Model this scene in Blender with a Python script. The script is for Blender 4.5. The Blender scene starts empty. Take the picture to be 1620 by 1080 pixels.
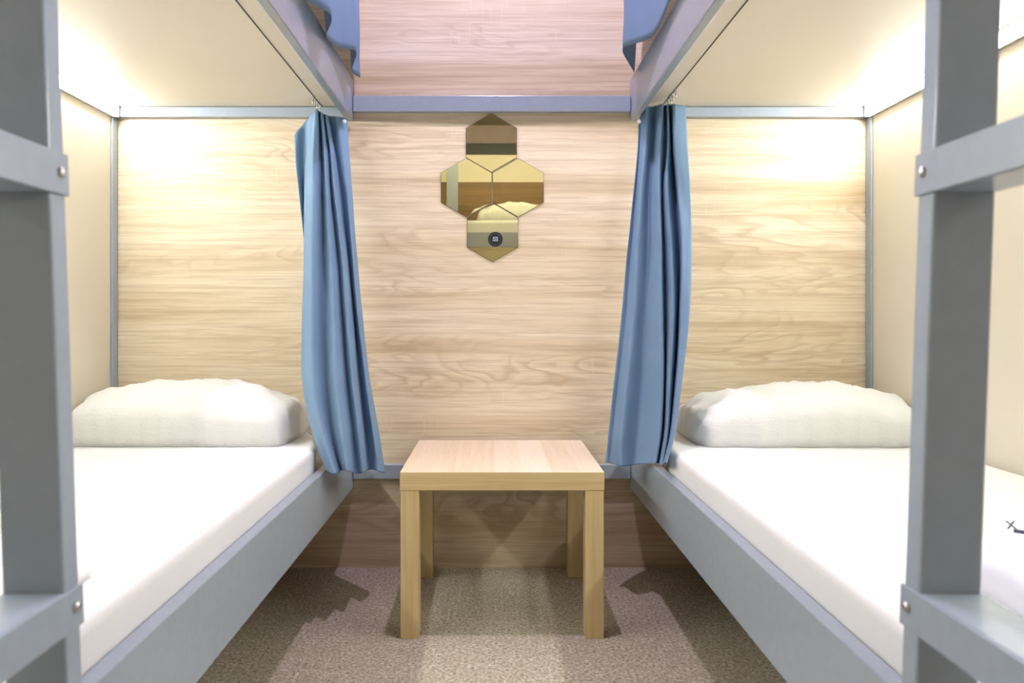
import bpy, bmesh, math, random
from mathutils import Vector, Matrix, noise
random.seed(7)
PI = math.pi
sc = bpy.context.scene
C = sc.collection

# ------------------------------------------------------------------ camera
F_PX = 1211.0                      # focal length in pixels of the 1620 px frame
CAM = Vector((0, 0, 0.87))
cam = bpy.data.cameras.new('camera')
cam.sensor_width = 36.0
cam.lens = F_PX / 1620 * 36.0
cam.shift_x = 32 / 1620
cam.shift_y = -40 / 1620
cam.clip_start = 0.02
cam.dof.use_dof = True
cam.dof.focus_distance = 2.45
cam.dof.aperture_fstop = 6.3
co = bpy.data.objects.new('camera', cam); C.objects.link(co)
co.location = CAM; co.rotation_euler = (PI/2, 0, 0)
sc.camera = co

# ------------------------------------------------------------------ world and exposure
w = bpy.data.worlds.new('world'); sc.world = w; w.use_nodes = True
w.node_tree.nodes['Background'].inputs[0].default_value = (0.95, 0.95, 1, 1)
w.node_tree.nodes['Background'].inputs[1].default_value = 0.0
sc.view_settings.view_transform = 'Standard'
sc.view_settings.look = 'None'
sc.view_settings.gamma = 1.0
sc.view_settings.use_curve_mapping = False
sc.view_settings.exposure = 0.06

LED_COL = (.975, .99, .985)
LAMP_COL = (.85, 0.72, 1.0)
LED_STR = 80.0
LED_UP_STR = 5.0
FILL_FAR_STR = 48.0
LAMP_W = 86.0

def lamp_light(name, loc, watt, col, radius, parent=None):
    l = bpy.data.lights.new(name, 'POINT'); l.energy = watt; l.color = col; l.shadow_soft_size = radius
    o = bpy.data.objects.new(name, l); C.objects.link(o); o.location = loc
    if parent:
        o.parent = parent; o.location = Vector(loc) - parent.location
    return o

# ------------------------------------------------------------------ helpers
def s2l(r, g, b):
    def f(c):
        c /= 255.0
        return c/12.92 if c <= .04045 else ((c+.055)/1.055)**2.4
    return (f(r), f(g), f(b), 1)

class NT:
    def __init__(s, name):
        s.m = bpy.data.materials.new(name); s.m.use_nodes = True
        s.t = s.m.node_tree; s.b = s.t.nodes['Principled BSDF']
        s.co = s.n('ShaderNodeTexCoord').outputs['Object']
    def n(s, t, **k):
        x = s.t.nodes.new(t)
        for a, v in k.items(): setattr(x, a, v)
        return x
    def l(s, a, b): s.t.links.new(a, b)
    def mapping(s, scale, loc=(0,0,0), src=None):
        m = s.n('ShaderNodeMapping'); m.inputs['Scale'].default_value = scale; m.inputs['Location'].default_value = loc
        s.l(src or s.co, m.inputs['Vector']); return m.outputs[0]
    def noise(s, vec, scale=1, detail=3, rough=.5, dist=0):
        x = s.n('ShaderNodeTexNoise'); x.inputs['Scale'].default_value = scale
        x.inputs['Detail'].default_value = detail; x.inputs['Roughness'].default_value = rough
        x.inputs['Distortion'].default_value = dist
        s.l(vec, x.inputs['Vector']); return x.outputs['Fac']
    def ramp(s, fac, stops):
        r = s.n('ShaderNodeValToRGB'); e = r.color_ramp.elements
        while len(e) < len(stops): e.new(.5)
        for i, (p, c) in enumerate(stops):
            e[i].position = p; e[i].color = c if len(c) == 4 else (*c, 1)
        s.l(fac, r.inputs[0]); return r.outputs[0]
    def math(s, op, a, b=None, c=None):
        x = s.n('ShaderNodeMath', operation=op)
        for i, v in enumerate((a, b, c)):
            if v is None: continue
            if isinstance(v, (int, float)): x.inputs[i].default_value = v
            else: s.l(v, x.inputs[i])
        return x.outputs[0]
    def mix(s, fac, a, b, mode='MIX'):
        x = s.n('ShaderNodeMix', data_type='RGBA', blend_type=mode)
        if isinstance(fac, (int, float)): x.inputs[0].default_value = fac
        else: s.l(fac, x.inputs[0])
        for i, v in ((6, a), (7, b)):
            if isinstance(v, tuple): x.inputs[i].default_value = v
            else: s.l(v, x.inputs[i])
        return x.outputs[2]
    def bump(s, h, strength=.2, dist=.001):
        x = s.n('ShaderNodeBump'); x.inputs['Strength'].default_value = strength; x.inputs['Distance'].default_value = dist
        s.l(h, x.inputs['Height']); s.l(x.outputs[0], s.b.inputs['Normal'])
    def set(s, **k):
        for a, v in k.items():
            i = s.b.inputs[a.replace('_', ' ')]
            if isinstance(v, (int, float, tuple)): i.default_value = v
            else: s.l(v, i)
        return s

M = {}
def wood_wall(name, light, mid, dark, seed, rough=.45):
    """pale oak laminate, grain running along x"""
    t = NT(name)
    warp = t.noise(t.mapping((1.3, 1.1, 5.5), (seed, 0, 0)), 1, 3, .5, .5)
    rings = t.math('FRACT', t.math('MULTIPLY', warp, 15.0))
    ringline = t.ramp(rings, [(0, (1,1,1)), (.35, (.25,.25,.25)), (.8, (0,0,0)), (1, (.85,.85,.85))])
    ringmask = t.ramp(t.noise(t.mapping((.9, 1, 6.5), (seed+5, 0, 2)), 1, 2), [(.48, (0,0,0)), (.66, (1,1,1))])
    bands = t.noise(t.mapping((.55, 1, 11), (seed+9, 0, 0)), 1, 5, .62, .3)
    streak = t.noise(t.mapping((2.6, 1, 120), (seed+3, 0, 0)), 1, 5, .72, .5)
    fine = t.noise(t.mapping((9, 1, 420), (seed, 0, 0)), 1, 2, .6)
    c = t.ramp(bands, [(.22, dark), (.44, mid), (.60, light)])
    c = t.mix(t.math('MULTIPLY', t.ramp(streak, [(.46, (0,0,0)), (.62, (1,1,1))]), .40), c, dark)
    c = t.mix(t.math('MULTIPLY', t.math('MULTIPLY', ringline, ringmask), .55), c, dark)
    c = t.mix(t.math('MULTIPLY', t.ramp(fine, [(.35, (1,1,1)), (.6, (0,0,0))]), .16), c, dark)
    # pale upright flecks where the saw marks of the decor show
    tick = t.ramp(t.noise(t.mapping((130, 1, 9), (seed, 0, 1)), 1, 2), [(.60, (0,0,0)), (.70, (1,1,1))])
    tmask = t.ramp(t.noise(t.mapping((3, 1, 12), (seed+2, 0, 4)), 1, 2), [(.56, (0,0,0)), (.66, (1,1,1))])
    c = t.mix(t.math('MULTIPLY', t.math('MULTIPLY', tick, tmask), .28), c, light)
    t.set(Base_Color=c, Roughness=rough)
    t.bump(fine, .12, .0006)
    return t.m
M['oak'] = wood_wall('oak_laminate', s2l(235,221,195), s2l(223,205,174), s2l(172,144,106), 3.1)
M['brown_oak'] = wood_wall('brown_laminate', s2l(140,108,62), s2l(122,92,50), s2l(96,70,36), 8.3)

def table_wood(name, axis, tone=0):
    """oak effect foil in staves; axis = grain direction"""
    t = NT(name)
    sep = t.n('ShaderNodeSeparateXYZ'); t.l(t.co, sep.inputs[0])
    if axis == 'y':
        g = (60, 1.5, 60); f = (520, 9, 520)
        q = t.math('FLOOR', t.math('MULTIPLY', t.math('ADD', sep.outputs[0], 3.02), 13.0))
    elif axis == 'x':
        g = (1.5, 60, 60); f = (9, 520, 520); q = t.math('FLOOR', t.math('MULTIPLY', sep.outputs[2], 0.0))
    else:
        g = (60, 60, 1.5); f = (520, 520, 9); q = t.math('FLOOR', t.math('MULTIPLY', sep.outputs[2], 0.0))
    wn = t.n('ShaderNodeTexWhiteNoise', noise_dimensions='1D'); t.l(t.math('ADD', q, 3.0), wn.inputs['W'])
    a = t.noise(t.mapping(g), 1, 4, .6, .3); b = t.noise(t.mapping(f), 1, 2)
    c = t.ramp(a, [(.3, s2l(212,188,156)), (.55, s2l(224,203,174)), (.75, s2l(232,213,188))]) if axis == 'y' else t.ramp(a, [(.3, s2l(206,180,126)), (.55, s2l(218,194,142)), (.75, s2l(226,205,158))])  # lamp light put into the colour: pinker top, yellower legs and edges
    c = t.mix(t.math('MULTIPLY', wn.outputs[0], .9 if axis == 'y' else 0.0), c, s2l(240,226,208))
    c = t.mix(t.math('MULTIPLY', t.ramp(b, [(.35, (1,1,1)), (.6, (0,0,0))]), .15), c, s2l(170,138,90))
    t.set(Base_Color=c, Roughness=.38); t.bump(b, .08, .0005)
    return t.m
M['table_top'] = table_wood('table_oak_top', 'y')
M['table_leg'] = table_wood('table_oak_leg', 'z')
M['table_edge'] = table_wood('table_oak_edge', 'x')

t = NT('cream_laminate'); n_ = t.noise(t.mapping((3,3,3)), 1, 2)
t.set(Base_Color=t.ramp(n_, [(.3, s2l(231,223,204)), (.7, s2l(234,226,208))]), Roughness=.42); M['cream'] = t.m

t = NT('grey_paint'); n_ = t.noise(t.mapping((1,1,1)), 60, 3)
t.set(Base_Color=t.ramp(n_, [(.3, s2l(158,169,180)), (.7, s2l(162,173,184))]), Roughness=.24)
M['paint'] = t.m

t = NT('dark_paint'); t.set(Base_Color=s2l(38,38,40), Roughness=.5); M['black'] = t.m
t = NT('brown_plaster'); n_ = t.noise(t.mapping((1,1,1)), 8, 3)
t.set(Base_Color=t.ramp(n_, [(.3, s2l(158,142,150)), (.7, s2l(166,150,158))]), Roughness=.8); M['plaster'] = t.m
t = NT('ceiling_paint'); n_ = t.noise(t.mapping((1,1,1)), 30, 3)
t.set(Base_Color=t.ramp(n_, [(.3, s2l(128,118,110)), (.7, s2l(136,126,118))]), Roughness=.85); M['ceil'] = t.m

t = NT('speckled_carpet')
a = t.noise(t.mapping((1,1,1)), 26, 4, .7); b = t.noise(t.mapping((1,1,1)), 115, 3, .85)
d = t.n('ShaderNodeTexVoronoi'); d.inputs['Scale'].default_value = 240; t.l(t.co, d.inputs['Vector'])
c = t.ramp(b, [(.34, s2l(96,88,68)), (.44, s2l(158,148,128)), (.55, s2l(194,185,166)), (.66, s2l(228,221,206))])
c = t.mix(t.math('MULTIPLY', t.ramp(a, [(.35, (1,1,1)), (.65, (0,0,0))]), .45), c, s2l(152,140,112))
dots = t.ramp(t.noise(t.mapping((1,1,1), (4,4,0)), 95, 2, .6), [(.29, (1,1,1)), (.36, (0,0,0))])
c = t.mix(t.math('MULTIPLY', dots, .6), c, s2l(80,76,66))
t.set(Base_Color=c, Roughness=.95); t.bump(b, .7, .003); M['carpet'] = t.m

def cloth(name, c1, c2, weave=900, b=.25, rough=.85, wr=0):
    t = NT(name)
    a = t.noise(t.mapping((1,1,1)), weave, 2); g = t.noise(t.mapping((1,1,1)), 5, 4, .6)
    t.set(Base_Color=t.ramp(g, [(.3, c1), (.7, c2)]), Roughness=rough)
    h = a
    if wr:
        h = t.math('ADD', a, t.math('MULTIPLY', t.noise(t.mapping((.55,1,2.0)), 16, 4, .6, .8), wr))
    t.bump(h, b, .002); return t.m
M['curtain'] = cloth('blue_curtain_fabric', s2l(110,138,165), s2l(118,146,173))
t = bpy.data.materials['blue_curtain_fabric'].node_tree.nodes['Principled BSDF']
M['sheet'] = cloth('white_sheet', s2l(228,228,225), s2l(231,231,228), 1200, .06, .9, 1.0)
M['pillowcase'] = cloth('white_crepe_pillowcase', s2l(220,220,215), s2l(227,227,222), 210, .8, .9, 2.0)
M['paper'] = cloth('white_packet', s2l(208,211,218), s2l(216,219,226), 40, .2, .5, 1.5)
t = NT('ink'); t.set(Base_Color=s2l(70,74,92), Roughness=.6); M['ink'] = t.m
t = NT('badge_black'); t.set(Base_Color=s2l(14,13,17), Roughness=.35); M['badge'] = t.m
t = NT('badge_white'); t.set(Base_Color=s2l(205,215,222), Roughness=.5); M['badge_white'] = t.m
t = NT('bronze_mirror'); t.set(Base_Color=s2l(236,229,182), Metallic=1.0, Roughness=.012); M['mirror'] = t.m
t = NT('mirror_back'); t.set(Base_Color=s2l(60,50,40), Roughness=.5); M['mirror_edge'] = t.m
t = NT('zinc'); t.set(Base_Color=s2l(205,205,205), Metallic=1.0, Roughness=.28); M['metal'] = t.m
t = NT('white_plastic'); t.set(Base_Color=s2l(235,235,232), Roughness=.4); M['plastic'] = t.m
t = NT('aluminium_profile'); t.set(Base_Color=s2l(196,196,194), Metallic=.8, Roughness=.35); M['alu'] = t.m
def emit(name, col, st):
    t = NT(name); t.set(Base_Color=(.9,.9,.9,1), Emission_Color=(*col, 1), Emission_Strength=st); return t.m
M['led'] = emit('led_diffuser', LED_COL, LED_STR)
M['led_up'] = emit('led_diffuser_upper', LED_COL, LED_UP_STR)
M['led_low'] = emit('led_diffuser_low', (1.0, .97, .85), 120.0)
M['led_far'] = emit('led_diffuser_far', (1.0, .97, .85), FILL_FAR_STR)
M['lampglass'] = emit('lamp_glass', LAMP_COL, 8.0)

def link(name, bm, mat, parent=None, smooth=False, bevel=0, seg=2):
    me = bpy.data.meshes.new(name)
    bmesh.ops.recalc_face_normals(bm, faces=bm.faces)
    if parent is not None:
        bmesh.ops.translate(bm, verts=bm.verts, vec=-parent_world(parent))
    bm.to_mesh(me); bm.free()
    o = bpy.data.objects.new(name, me); C.objects.link(o)
    for m in (mat if isinstance(mat, (list, tuple)) else [mat]): me.materials.append(m)
    if smooth: me.polygons.foreach_set('use_smooth', [True]*len(me.polygons))
    if parent is not None: o.parent = parent
    if bevel:
        b = o.modifiers.new('bevel', 'BEVEL'); b.width = bevel; b.segments = seg; b.limit_method = 'ANGLE'
    return o
def parent_world(p):
    v = Vector((0,0,0))
    while p is not None: v += p.location; p = p.parent
    return v
def box(bm, x0, x1, y0, y1, z0, z1, mi=0):
    if x0 > x1: x0, x1 = x1, x0
    v = [bm.verts.new((x, y, z)) for x in (x0, x1) for y in (y0, y1) for z in (z0, z1)]
    for f in ((0,1,3,2), (4,6,7,5), (0,4,5,1), (2,3,7,6), (0,2,6,4), (1,5,7,3)):
        bm.faces.new([v[i] for i in f]).material_index = mi
    return v
def bx(name, x0, x1, y0, y1, z0, z1, mat, parent=None, bevel=.0015):
    bm = bmesh.new(); box(bm, x0, x1, y0, y1, z0, z1); return link(name, bm, mat, parent, bevel=bevel)
def tube(bm, pts, r, n=8, closed=False):
    pts = [Vector(p) for p in pts]; rings = []
    L = len(pts)
    for i, p in enumerate(pts):
        a = pts[i-1] if (i or closed) else p; b = pts[(i+1) % L] if (i < L-1 or closed) else p
        d = (b-a).normalized(); u = d.cross(Vector((0,0,1)))
        if u.length < .1: u = d.cross(Vector((1,0,0)))
        u.normalize(); v = d.cross(u)
        rings.append([bm.verts.new(p + (u*math.cos(2*PI*k/n) + v*math.sin(2*PI*k/n))*r) for k in range(n)])
    for i in range(L if closed else L-1):
        A, B = rings[i], rings[(i+1) % L]
        for k in range(n): bm.faces.new((A[k], A[(k+1) % n], B[(k+1) % n], B[k]))
    if not closed: bm.faces.new(rings[0]); bm.faces.new(rings[-1])
def lathe(bm, prof, centre, axis='z', n=24):
    rows = []
    for r, h in prof:
        row = []
        for k in range(n):
            a = 2*PI*k/n; c, s_ = math.cos(a)*r, math.sin(a)*r
            p = {'z': (c, s_, h), 'y': (c, h, s_), 'x': (h, c, s_)}[axis]
            row.append(bm.verts.new(Vector(centre) + Vector(p)))
        rows.append(row)
    for A, B in zip(rows, rows[1:]):
        for k in range(n): bm.faces.new((A[k], A[(k+1) % n], B[(k+1) % n], B[k]))
    bm.faces.new(rows[0]); bm.faces.new(rows[-1])
def tag(o, label, cat, group=None):
    o['label'] = label; o['category'] = cat
    if group: o['group'] = group
    return o
def thing(name, label, cat, loc, group=None):
    o = bpy.data.objects.new(name, None); C.objects.link(o); o.location = loc; o.empty_display_size = .1
    return tag(o, label, cat, group)
def struct(o): o['kind'] = 'structure'; return o

# ------------------------------------------------------------------ the room
YB = 2.65; XW = 1.300; ZC = 2.95; YF = -3.05
struct(bx('floor', -1.5, 1.5, YF-.1, YB+.1, -.05, 0, M['carpet'], bevel=0))
struct(bx('ceiling', -1.5, 1.5, YF-.1, YB+.1, ZC, ZC+.05, M['ceil'], bevel=0))
struct(bx('wall_back', -1.45, 1.45, YB, YB+.1, 0, ZC, M['oak'], bevel=0))
bm = bmesh.new(); box(bm, -XW-.1, -XW, YF, YB, .31, ZC, 0); box(bm, -XW-.1, -XW, YF, YB, 0, .31, 1)  # low band coloured dark to deepen the shade under the bed
struct(link('wall_left', bm, [M['cream'], M['brown_oak']]))
bm = bmesh.new(); box(bm, XW, XW+.1, YF, YB, .31, ZC, 0); box(bm, XW, XW+.1, YF, YB, 0, .31, 1)  # low band coloured dark here too, for deeper shade under the bed
struct(link('wall_right', bm, [M['cream'], M['brown_oak']]))
bm = bmesh.new(); box(bm, -XW, XW, YF-.1, YF, 0, 1.2, 0); box(bm, -XW, XW, YF-.1, YF, 1.2, 1.60, 1); box(bm, -XW, XW, YF-.1, YF, 1.60, 2.33, 0); box(bm, -XW, XW, YF-.1, YF, 2.33, 2.63, 1)  # lowest brown band is coloured dark to cut bounced light
box(bm, -XW, XW, YF-.1, YF, 2.75, ZC, 2)
struct(link('wall_front', bm, [M['brown_oak'], M['cream'], M['plaster']]))
struct(bx('trim_1', -XW, XW, YF-.1, YF+.02, 2.63, 2.75, M['black']))

# ------------------------------------------------------------------ bunk beds
Y0 = .32                                   # foot end of the beds (beside the camera)
def make_bunk(s, side, base_loc):
    t = thing('bunk_bed', f'grey steel bunk bed with cream panel above, along the {side} side of the aisle', 'bunk bed', base_loc,
              'grey bunk beds facing each other')
    P = M['paint']
    def pb(name, x0, x1, y0, y1, z0, z1, m, b=.0015): return bx(name, s*x0, s*x1, y0, y1, z0, z1, m, t, b)
    sr = pb('side_rail', .478, .504, Y0, YB-.003, .275, .428, P, .003)
    pb('upper_side_rail', .478, .503, Y0, YB-.003, 1.545, 1.685, P, .003)
    pb('head_rail', .506, 1.291, YB-.03, YB-.003, 1.553, 1.586, P)
    pb('head_rail', .506, 1.291, YB-.03, YB-.003, .275, .312, P)
    pb('foot_rail', .506, 1.291, Y0, Y0+.03, .275, .33, P)
    pb('foot_rail', .506, 1.291, Y0, Y0+.03, 1.545, 1.586, P)
    pb('corner_post', 1.293, XW-.001, YB-.040, YB-.003, 0, 1.549, P)
    pb('corner_post', 1.293, XW-.001, Y0, Y0+.040, 0, 1.553, P)
    pb('corner_post', .478, .503, Y0, Y0+.035, 0, .274, P)
    pb('bed_base', .505, 1.291, Y0+.032, YB-.032, .312, .328, M['brown_oak'])  # coloured dark brown to deepen the shade below the bed
    pb('upper_bed_base', .504, XW-.002, Y0, YB-.003, 1.588, 1.606, M['cream'])
    # thin dark curtain track let into the underside of the panel
    tr = pb('curtain_track', .5795, .5825, Y0+.03, YB-.02, 1.5862, 1.5879, M['black'], 0)
    return t
make_bunk(-1, 'left', (-.89, 1.5, 0))
make_bunk(1, 'right', (.89, 1.5, 0))

# steel bars across the back wall between the two bunks
tag(bx('crossbar', -.476, .476, YB-.026, YB-.001, 1.5715, 1.626, M['paint'], bevel=.002),
    'upper grey steel bar across the oak wall, just above the mirrors', 'rail')
tag(bx('crossbar', -.476, .476, YB-.026, YB-.001, .312, .361, M['paint'], bevel=.002),
    'lower grey steel bar across the oak wall, behind the small table', 'rail')

# ------------------------------------------------------------------ mattresses
def mattress(s, side):
    bm = bmesh.new()
    pts = [(.509, Y0+.05), (.509, 2.19), (.525, 2.30), (.575, 2.48), (.63, 2.60), (1.285, 2.60), (1.285, Y0+.05)]
    vb = [bm.verts.new((s*x, y, .33)) for x, y in pts]; vt = [bm.verts.new((s*x, y, .488)) for x, y in pts]
    n = len(pts)
    for i in range(n): bm.faces.new((vb[i], vb[(i+1) % n], vt[(i+1) % n], vt[i]))
    bm.faces.new(vb); bm.faces.new(vt)
    o = link('mattress', bm, M['sheet'], None, smooth=False, bevel=.019, seg=5)
    o.data.polygons.foreach_set('use_smooth', [True]*len(o.data.polygons))
    tag(o, f'mattress under a tight white sheet on the {side} bunk', 'mattress', 'white mattresses on the lower bunks')
mattress(-1, 'left'); mattress(1, 'right')

# ------------------------------------------------------------------ pillows
def pillow(name, x0, x1, y0, y1, z0, H, crest, seed, mat):
    """sack pillow: x0 = outer end, x1 = inner end (towards the aisle)"""
    bm = bmesh.new(); NX, NY = 90, 56
    def P(i, j, top):
        u = -1 + 2*i/NX; v = -1 + 2*j/NY
        U = abs(u); V = abs(v)
        prof_u = max(0, 1-U**(22 if (u > 0) else 14))**.5
        prof_v = max(0, 1-V**7)**.5 * (.70+.30*(1-V*V))
        # crest position along x
        k = u - crest
        lift = max(0, 1-abs(k)**2.1/(1.30 if k < 0 else 1.45))
        h = H*prof_u*prof_v*((.44 if u > 0 else .34)+(.56 if u > 0 else .66)*lift)
        # pinched corners
        sx = 1 - .06*V**4; sy = 1 - .07*U**6
        x = (x0+x1)/2 + (x1-x0)/2*u*sx; y = (y0+y1)/2 + (y1-y0)/2*v*sy
        n1 = noise.noise(Vector((x*7+seed, y*7, top*3))); n2 = noise.noise(Vector((x*19+seed, y*14, top*5)))
        cr = 1-abs(noise.noise(Vector((x*6+seed*2, y*22, 2)))) 
        env = min(1, (prof_u*prof_v)*1.6)
        edge = (1-env)
        wob = noise.noise(Vector((x*24+seed, y*24, 7)))*.010*edge
        if top:
            z = z0 + .026 + h + env*(n1*.020 + n2*.008 + (cr**7)*.010) + wob
        else:
            z = z0 + .026 - .0255*min(1, env*2.2) + wob*.3
            z = max(z, z0+.0005)
        # front edge bulges outwards low down
        if top and v < -.2: y -= .018*math.sin(min(1, (h/H))*PI)*min(1, (-v-.2)/.5)
        y += wob*1.2; x += wob
        return bm.verts.new((x, y, z))
    T = [[P(i, j, 1) for j in range(NY+1)] for i in range(NX+1)]
    B = [[None]*(NY+1) for _ in range(NX+1)]
    for i in range(NX+1):
        for j in range(NY+1):
            B[i][j] = T[i][j] if i in (0, NX) or j in (0, NY) else P(i, j, 0)
    for G in (T, B):
        for i in range(NX):
            for j in range(NY):
                q = (G[i][j], G[i+1][j], G[i+1][j+1], G[i][j+1])
                bm.faces.new(q if G is T else q[::-1])
    o = link(name, bm, mat, None, smooth=True)
    return o
tag(pillow('pillow', -1.283, -.600, 2.225, 2.600, .488, .150, -.10, 3.3, M['pillowcase']),
    'plump white crepe pillow on the left mattress', 'pillow', 'white pillows on the lower bunks')
tag(pillow('pillow', 1.283, .600, 2.215, 2.600, .488, .142, -.15, 11.7, M['pillowcase']),
    'plump white crepe pillow on the right mattress', 'pillow', 'white pillows on the lower bunks')

# ------------------------------------------------------------------ curtains
def catmull(p, t):
    n = len(p)-1; x = t*n; i = min(int(x), n-1); f = x-i
    a = p[max(i-1, 0)]; b = p[i]; c = p[i+1]; d = p[min(i+2, n)]
    return .5*((2*b) + (-a+c)*f + (2*a-5*b+4*c-d)*f*f + (-a+3*b-3*c+d)*f**3)
def to_world(px, py, d):
    return Vector(((px-778)*d/F_PX, d, .87 + (500-py)*d/F_PX))
def curtain(name, rows, cols, deps, tops, seed, parent, hem, nv=90, sub=8):
    """cols: fold lines (ridge or valley) followed down the cloth; each has its own distance from the wall"""
    lines = []
    R = len(rows)-1
    for ci, (c, dd, tp) in enumerate(zip(cols, deps, tops)):
        L = []
        for k in range(nv+1):
            t = k/nv; px = catmull(c, t); py = catmull(rows, t) + (tp-rows[0])*(1-t)**5
            d = dd[0]*(1-t) + dd[1]*t + .055*math.sin(PI*t)*(0 if len(dd) < 3 else dd[2])
            p = to_world(px, py, d)
            L.append(p)
        lines.append(L)
    bm = bmesh.new(); grid = []
    nc = len(lines)-1
    for a in range(nc*sub+1):
        i = min(a//sub, nc-1); f = a/sub - i
        g = .5-.5*math.cos(PI*f)
        f2 = .25*f + .75*g                      # rounded ridges
        col = []
        for k in range(nv+1):
            A, B = lines[i][k], lines[i+1][k]
            x = A.x*(1-f) + B.x*f; y = A.y*(1-f2) + B.y*f2; z = A.z*(1-f) + B.z*f
            t = k/nv
            z += hem(a/(nc*sub))*t**6
            n = noise.noise(Vector((a*.09+seed, z*3.5, seed)))*.006 + noise.noise(Vector((a*.3+seed, z*9, seed)))*.0018
            crease = noise.noise(Vector((a*.22, z*16+seed, 3)))*.004*t**4
            col.append(bm.verts.new((x+n*.5, y+n+crease, z)))
        grid.append(col)
    for A, B in zip(grid, grid[1:]):
        for k in range(nv): bm.faces.new((A[k], B[k], B[k+1], A[k+1]))
    o = link(name, bm, M['curtain'], parent, smooth=True)
    m = o.modifiers.new('solid', 'SOLIDIFY'); m.thickness = .0016; m.offset = 0
    return o
def hooks(parent, s, ys):
    for y in ys:
        bm = bmesh.new()
        c = Vector((s*.581, y, 1.5795))
        tube(bm, [c + Vector((0, .0085*math.cos(a), .0066*math.sin(a))) for a in [2*PI*k/14 for k in range(14)]], .0014, 6, True)
        tube(bm, [c + Vector((0, 0, -.006)), c + Vector((s*.001, -.002, -.02))], .0022, 6)
        link('curtain_hook', bm, M['metal'], parent, smooth=True)

rows = [187, 240, 300, 400, 500, 600, 680, 746]
LC = [
 [465,467,473,481,481,481,497,522],
 [484,482,482,485,484,484,500,525],
 [494,491,484,481,479,478,493,519],
 [500,497,496,494,494,496,509,532],
 [505.5,508,509,510.5,512,516,524,539],
 [509,514,518,523,528,534,543,552],
 [512,519,524.5,534.5,541.5,549.5,558,563.5],
 [515,523,530,541,549.5,558,567,573],
 [519,529,537,550,559.5,569.5,577,583],
 [532,540,547,557,567,579,590,597],
 [549,552,556,564,573,585,598,608]]
LD = [(2.54,2.20),(2.58,2.23),(2.50,2.17),(2.455,2.13),(2.515,2.19),(2.485,2.145),(2.52,2.225),(2.495,2.19),(2.57,2.305),(2.545,2.265),(2.56,2.33)]
LT = [214,190,180,173,176,178,180,181,183,184,188]
t = thing('curtain', 'blue fabric curtain gathered open beside the left bunk, reaching its lower rail', 'curtain', (-.53, 2.42, 1.59), 'blue curtains of the lower bunks')
curtain('fabric', rows, LC, LD, LT, 1.7, t, lambda u: .006*math.sin(u*17))
hooks(t, -1, (2.49, 2.52, 2.55, 2.585))
rows = [166, 230, 300, 400, 500, 600, 680, 734]
RC = [
 [1010,1008,1002,992,983,972,963,957],
 [1014.5,1011.7,1006,998.5,990.5,979,970,966],
 [1023,1021,1014.5,1007.7,1002,992,984,981],
 [1037,1034.6,1027,1026,1020,1015,1009,1004],
 [1048,1044,1043,1046.6,1048,1049,1046,1038],
 [1052,1054,1048,1050,1052,1052,1049,1041],
 [1056,1058,1055,1063,1066,1060,1055,1047],
 [1060,1063,1069,1076,1074,1068,1061,1049],
 [1067,1067,1073,1080,1078,1072,1064,1051],
 [1085,1088,1092,1094,1091,1079,1069,1055]]
RD = [(2.58,2.38),(2.59,2.385),(2.55,2.325),(2.585,2.345),(2.50,2.24),(2.54,2.29),(2.49,2.18),(2.55,2.23),(2.46,2.115),(2.47,2.08)]
RT = [200,176,170,167,165,166,165,164,165,168]
t = thing('curtain', 'blue fabric curtain gathered open beside the right bunk, reaching its lower rail', 'curtain', (.53, 2.42, 1.59), 'blue curtains of the lower bunks')
curtain('fabric', rows, RC, RD, RT, 6.1, t, lambda u: .005*math.sin(u*14+1))
hooks(t, 1, (2.42, 2.455, 2.49, 2.525))

for s_, lab in ((-1, 0), (1, 1)):
    par = [o for o in C.objects if o.name.startswith('curtain') and o.type == 'EMPTY'][lab]
    bm = bmesh.new(); bmesh.ops.create_uvsphere(bm, u_segments=14, v_segments=10, radius=.0065, matrix=Matrix.Translation((s_*.487, 2.53, 1.513)))
    link('end_stop', bm, M['plastic'], par, smooth=True)['label'] = 'small white end stop'

# curtains of the upper bunks, hanging over the upper rails
def upper_curtain(s, side, path, zh, seed):
    """path: (x at top, x at hem, y at top, y at hem); zh: hem heights"""
    t = thing('curtain', f'lavender blue curtain hem hanging over the upper rail of the {side} bunk', 'curtain', (s*.5, 2.3, 2.6), 'curtains of the upper bunks')
    bm = bmesh.new(); grid = []; n = len(path)-1; sub = 9; nv = 44
    for a in range(n*sub+1):
        u = a/(n*sub)
        xt, xh, yt, yh = [catmull([p[k] for p in path], u) for k in range(4)]
        h = catmull(zh, u); col = []
        for k in range(nv+1):
            v = k/nv
            # falls straight, then swings outwards over the rail
            x = xt + (xh-xt)*(v**1.6); y = yt + (yh-yt)*v; z = 2.60 + (h-2.60)*v
            nn = noise.noise(Vector((a*.13+seed, z*5, 1)))*.005*v + noise.noise(Vector((a*.4+seed, z*14, 5)))*.0015
            col.append(bm.verts.new((s*(x+nn), y+nn*.4, z)))
        grid.append(col)
    for A, B in zip(grid, grid[1:]):
        for k in range(nv): bm.faces.new((A[k], B[k], B[k+1], A[k+1]))
    o = link('fabric', bm, M['curtain'], t, smooth=True)
    m = o.modifiers.new('solid', 'SOLIDIFY'); m.thickness = .0016; m.offset = 0
    tr = bx('curtain_track', s*.53, s*.56, 1.2, YB-.01, 2.60, 2.62, M['alu'], t)
    for q in range(2): bx('track_bracket', s*.54, s*.55, 1.35+q*1.1, 1.365+q*1.1, 2.62, ZC-.001, M['alu'], t)
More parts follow.
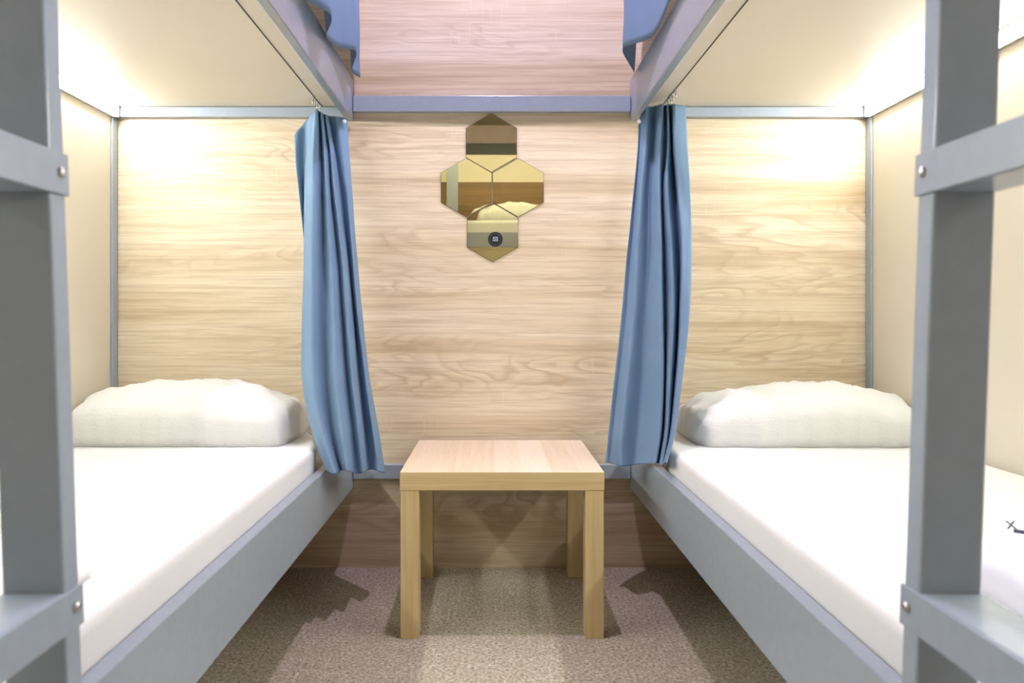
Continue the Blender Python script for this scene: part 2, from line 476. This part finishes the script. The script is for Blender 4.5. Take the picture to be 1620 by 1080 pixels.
upper_curtain(-1, 'left',
    [(.52,.466,1.45,1.50), (.50,.460,1.75,1.78), (.52,.466,1.90,1.92), (.47,.425,2.00,2.03), (.51,.463,2.12,2.14),
     (.49,.462,2.28,2.28), (.45,.430,2.40,2.42), (.49,.462,2.52,2.53), (.462,.450,2.60,2.61)],
    [1.64,1.655,1.662,1.668,1.655,1.672,1.705,1.685,1.682], 2.2)
upper_curtain(1, 'right',
    [(.52,.466,1.45,1.45), (.50,.464,1.75,1.76), (.50,.463,1.98,1.98), (.48,.458,2.18,2.185), (.425,.414,2.40,2.42), (.50,.466,2.52,2.50), (.50,.463,2.58,2.58)],
    [1.70,1.69,1.688,1.668,1.714,1.667,1.72], 5.5)

# ------------------------------------------------------------------ LED light strips under the upper bunks and above
def led(s, z, y0, y1, mat, label, name='led_light_strip', x=XW):
    t = thing(name, label, 'light', (s*(x-.01), (y0+y1)/2, z))
    bm = bmesh.new()
    box(bm, s*(x-.001), s*(x-.004), y0, y1, z-.034, z+.001)
    box(bm, s*(x-.004), s*(x-.027), y0, y1, z-.001, z+.001); box(bm, s*(x-.001), s*(x-.0105), y0, y1, z-.036, z-.0345)
    link('profile', bm, M['alu'], t)
    bm = bmesh.new()
    pts = [(x-.0045, z-.034), (x-.0075, z-.034), (x-.0255, z-.0045), (x-.0255, z-.0015), (x-.0045, z-.0015)]
    A = [bm.verts.new((s*a, y0, b)) for a, b in pts]; B = [bm.verts.new((s*a, y1, b)) for a, b in pts]
    n = len(pts)
    for i in range(n): bm.faces.new((A[i], A[(i+1) % n], B[(i+1) % n], B[i]))
    bm.faces.new(A); bm.faces.new(B)
    link('diffuser', bm, mat, t)
    for y in (y0, y1):
        bx('end_cap', s*(x-.0275), s*(x-.001), y-.003 if y == y0 else y, y if y == y0 else y+.003, z-.036, z+.001, M['alu'], t, 0)
led(-1, 1.586, Y0+.05, YB-.040, M['led'], 'glowing LED strip in the corner above the left bed')
led(1, 1.586, Y0+.05, YB-.040, M['led'], 'glowing LED strip in the corner above the right bed')
led(-1, 2.70, 1.0, YB-.05, M['led_up'], 'LED strip high on the left wall above the upper bunk')
led(1, 2.70, 1.0, YB-.05, M['led_up'], 'LED strip high on the right wall above the upper bunk')

# ------------------------------------------------------------------ side table
def side_table():
    cx, y0, y1 = .028, 2.062, 2.598; hw = .2755
    t = thing('side_table', 'small square oak-effect table standing on the carpet between the bunks', 'table', (cx, (y0+y1)/2, 0))
    bm = bmesh.new(); box(bm, cx-hw, cx+hw, y0, y1, .4005, .45)
    for f in bm.faces:
        f.normal_update()
    o = link('tabletop', bm, [M['table_top'], M['table_edge']], t, bevel=.0012)
    for p in o.data.polygons:
        if abs(p.normal.z) < .5: p.material_index = 1
    L = .050
    for sx in (0, 1):
        for sy in (0, 1):
            xa = cx-hw+.0015 if sx == 0 else cx+hw-.0015-L
            ya = y0+.0015 if sy == 0 else y1-.0015-L
            bx('leg', xa, xa+L, ya, ya+L, 0, .400, M['table_leg'], t, .0012)
side_table()

# ------------------------------------------------------------------ hexagon mirror tiles
def hexagon(cx_px, cy_px, rx, ry, label, n=None):
    k = (YB)/F_PX
    R = .1018
    c = Vector(((cx_px-778)*k, YB-.0035, .87+(500-cy_px)*k))
    bm = bmesh.new()
    P = [(R*math.cos(PI/2+i*PI/3), R*math.sin(PI/2+i*PI/3)) for i in range(6)]
    A = [bm.verts.new((c.x+x, c.y+.0032, c.z+z)) for x, z in P]
    B = [bm.verts.new((c.x+x, c.y-.0005, c.z+z)) for x, z in P]
    D = [bm.verts.new((c.x+x*.988, c.y-.0015 + (x*rx + z*ry), c.z+z*.988)) for x, z in P]
    for i in range(6):
        bm.faces.new((A[i], A[(i+1) % 6], B[(i+1) % 6], B[i])).material_index = 1
        bm.faces.new((B[i], B[(i+1) % 6], D[(i+1) % 6], D[i])).material_index = 1
    bm.faces.new(A).material_index = 1; bm.faces.new(D)
    o = link('hexagon_mirror', bm, [M['mirror'], M['mirror_edge']])
    return tag(o, label, 'mirror', 'bronze hexagon mirrors on the oak wall')
hexagon(777.3, 226.2, 0, .0, 'topmost of the bronze hexagon mirrors on the oak wall')
hexagon(737.8, 297, .004, 0, 'left one of the middle pair of bronze hexagon mirrors')
hexagon(819.8, 297, .0, 0, 'right one of the middle pair of bronze hexagon mirrors')
hexagon(779.2, 367.8, -.003, .0, 'lowest bronze hexagon mirror, with a round black badge on it')
# round badge on the lowest mirror
k = YB/F_PX
bc = Vector(((783.7-778)*k, YB-.0062, .87+(500-378.5)*k))
t = thing('badge', 'round black badge with small white lettering on the lowest mirror', 'badge', bc)
bm = bmesh.new(); lathe(bm, [(.0245, .0009), (.0255, 0), (.0245, -.0012), (.022, -.0016)], bc, 'y', 40)
link('disc', bm, M['badge'], t, smooth=False)
bm = bmesh.new(); tube(bm, [bc+Vector((.0195*math.cos(2*PI*q/40), -.0016, .0195*math.sin(2*PI*q/40))) for q in range(40)], .00022, 6, True)
link('ring', bm, M['paint'], t)
def text(body, size, centre, mat, parent, rot=(PI/2, 0, 0), name='lettering'):
    cu = bpy.data.curves.new(name, 'FONT'); cu.body = body; cu.size = size; cu.extrude = .0003
    cu.align_x = 'CENTER'; cu.align_y = 'CENTER'; cu.offset = size*.02
    tmp = bpy.data.objects.new('tmp', cu); C.objects.link(tmp)
    dg = bpy.context.evaluated_depsgraph_get(); me = bpy.data.meshes.new_from_object(tmp.evaluated_get(dg))
    bpy.data.objects.remove(tmp)
    o = bpy.data.objects.new(name, me); C.objects.link(o); me.materials.clear(); me.materials.append(mat)
    o.rotation_euler = rot; o.parent = parent; o.location = Vector(centre) - parent_world(parent)
    return o
text('ROS', .0095, bc+Vector((.0003, -.0018, .0042)), M['badge_white'], t)
text('HOS', .0095, bc+Vector((-.0003, -.0018, -.0045)), M['badge_white'], t)

# ------------------------------------------------------------------ ladders
def ladder(s, side):
    YN = .686                                   # camera-side face of the far post
    DEP, TH, TOP = .026, .056, 1.68
    def xo(z): return .4765 - .035*(TOP-z)      # outer face leans in towards the foot
    t = thing('ladder', f'grey steel ladder leaning on the {side} bunk, close to the camera', 'ladder', (s*.42, YN-.16, 0), 'grey ladders of the bunks')
    def slab(bm, ya, yb, z0, z1, a, b):
        v = []
        for z in (z0, z1):
            for x in (xo(z)-a, xo(z)-b):
                for y in (ya, yb): v.append(bm.verts.new((s*x, y, z)))
        for f in ((0,1,3,2), (4,6,7,5), (0,4,5,1), (2,3,7,6), (0,2,6,4), (1,5,7,3)): bm.faces.new([v[i] for i in f])
    for ya in (YN-.345, YN):
        bm = bmesh.new(); slab(bm, ya, ya+DEP, 0, TOP, 0, TH)
        link('post', bm, M['paint'], t, bevel=.003, seg=3)
    for zt in ((.225, .262), (.585, .622), (.981, 1.020), (1.375, 1.414)):
        bm = bmesh.new()
        slab(bm, YN-.345+DEP+.0004, YN-.0004, zt[0], zt[1], .001, TH-.0002)
        slab(bm, YN-.345-.001, YN+DEP+.001, zt[0], zt[1], TH+.0002, TH+.0032)
        r = link('rung', bm, M['paint'], t, bevel=.0012)
        for y in (YN-.345+DEP/2, YN+DEP/2):
            z = (zt[0]+zt[1])/2 + .001
            bm = bmesh.new()
            x = xo(z)-TH-.0033
            prof = [(.0052, 0), (.0050, -.0016), (.0036, -.0030), (.0012, -.0034)]
            lathe(bm, [(a, s*b) for a, b in prof], (s*x, y, z), 'x', 20)
            link('bolt', bm, M['metal'], r, smooth=True)
ladder(-1, 'left'); ladder(1, 'right')

# ------------------------------------------------------------------ packets of linen lying at the foot of the mattresses
def packet(name, x0, x1, y0, y1, z0, H, seed):
    bm = bmesh.new(); N = 40
    T = [[None]*(N+1) for _ in range(N+1)]; B = [[None]*(N+1) for _ in range(N+1)]
    for i in range(N+1):
        for j in range(N+1):
            u = -1+2*i/N; v = -1+2*j/N
            e = (max(0, 1-u**6)*max(0, 1-v**6))**.4
            x = x0+(x1-x0)*i/N; y = y0+(y1-y0)*j/N
            n = noise.noise(Vector((x*11+seed, y*11, 0)))*.010 + noise.noise(Vector((x*30+seed, y*30, 0)))*.003
            ww = noise.noise(Vector((u*2+seed, v*2, 9)))*.012
            T[i][j] = bm.verts.new((x+ww, y+ww, z0+.004+H*e+n*e))
    for i in range(N+1):
        for j in range(N+1):
            B[i][j] = T[i][j] if i in (0, N) or j in (0, N) else bm.verts.new((T[i][j].co.x, T[i][j].co.y, z0+.001))
    for G in (T, B):
        for i in range(N):
            for j in range(N): bm.faces.new((G[i][j], G[i+1][j], G[i+1][j+1], G[i][j+1]))
    return bm
loc = Vector((.80, .98, .488))
t = thing('linen_packet', 'crumpled white linen packet with dark print on the right mattress, at the frame edge', 'linen', loc)
link('wrapper', packet('wrapper', .655, .98, .74, 1.185, .489, .052, 4.0), M['paper'], t, smooth=True)
text('X', .018, (.787, 1.160, .553), M['ink'], t, (math.radians(50), 0, -.25), 'printed_mark')
bm = bmesh.new()
tube(bm, [(.784, 1.150, .548), (.796, 1.142, .5475), (.808, 1.128, .547), (.828, 1.11, .5465)], .0028, 6)
link('printed_mark', bm, M['ink'], t)
bm = packet('wrapper', -.86, -.588, .84, 1.13, .489, .022, 9.0)
o = link('linen_packet', bm, M['sheet'], None, smooth=True)
tag(o, 'low crumple of white linen on the left mattress, behind the ladder post', 'linen')

# ------------------------------------------------------------------ bunk across the room behind the camera, seen in the mirrors
t = thing('bunk_bed', 'grey bunk bed against the brown wall, reflected in the hexagon mirrors', 'bunk bed', (.3, -2.6, 0))
xa, xb = -.52, 1.27
bx('upper_side_rail', xa, xb, -2.226, -2.200, 1.545, 1.690, M['paint'], t)
bx('side_rail', xa, xb, -2.226, -2.200, .275, .428, M['paint'], t)
bx('upper_bed_base', xa, xb, YF+.005, -2.228, 1.588, 1.606, M['cream'], t)
bx('bed_base', xa, xb, YF+.005, -2.228, .312, .328, M['cream'], t)
bx('end_panel', xa-.04, xa-.003, YF+.005, -2.20, 0, 2.62, M['cream'], t)
bx('corner_post', -.400, -.290, -2.198, -2.170, 0, 2.62, M['paint'], t)
bx('corner_post', xb-.04, xb, -2.198, -2.170, 0, 2.62, M['black'], t)
tag(bx('mattress', xa+.02, xb-.03, YF+.03, -2.24, 1.607, 1.815, M['sheet'], None, .03), 'white mattress of the upper bunk reflected in the mirrors', 'mattress')
tag(pillow('pillow', -.18, .60, -2.66, -2.28, 1.815, .17, 0, 21., M['pillowcase']), 'white pillow reflected in the lowest mirrors', 'pillow')
tag(bx('mattress', xa+.02, xb-.03, YF+.03, -2.24, .329, .49, M['sheet'], None, .03), 'white mattress of the low bunk behind the camera', 'mattress')
led(1, 1.586, -2.9, -2.24, M['led_low'], 'LED strip in the corner under the far upper bunk')  # unseen strip added to brighten the reflection in the lowest mirror
t = thing('batten_lamp', 'long white batten lamp on the ceiling over the far bunk', 'lamp', (.2, -1.85, ZC))  # unseen fill light, added to brighten what the mirrors reflect
bx('housing', -.9, 1.2, -1.90, -1.80, ZC-.03, ZC-.001, M['plastic'], t)
bx('diffuser', -.88, 1.18, -1.885, -1.815, ZC-.042, ZC-.0305, M['led_far'], t, .004)

bx('valance', -.9, 1.2, -1.797, -1.785, ZC-.16, ZC-.001, M['plastic'], t)  # unseen board added to keep the fill light off the near room

# ------------------------------------------------------------------ ceiling lamps
def ceiling_lamp(x, y, watt, rad, label):
    t = thing('ceiling_lamp', label, 'lamp', (x, y, ZC))
    bm = bmesh.new(); lathe(bm, [(.075, -.001), (.075, -.018), (.055, -.022)], (x, y, ZC), 'z', 32)
    link('housing', bm, M['plastic'], t)
    bm = bmesh.new(); lathe(bm, [(.045, -.0225), (.045, -.026), (.030, -.030)], (x, y, ZC), 'z', 24)
    link('lens', bm, M['lampglass'], t)
    lamp_light('lamp_light', (x, y, ZC-.075), watt, LAMP_COL, rad, t)
ceiling_lamp(.02, 1.90, LAMP_W, .022, 'round white ceiling lamp above the small table')
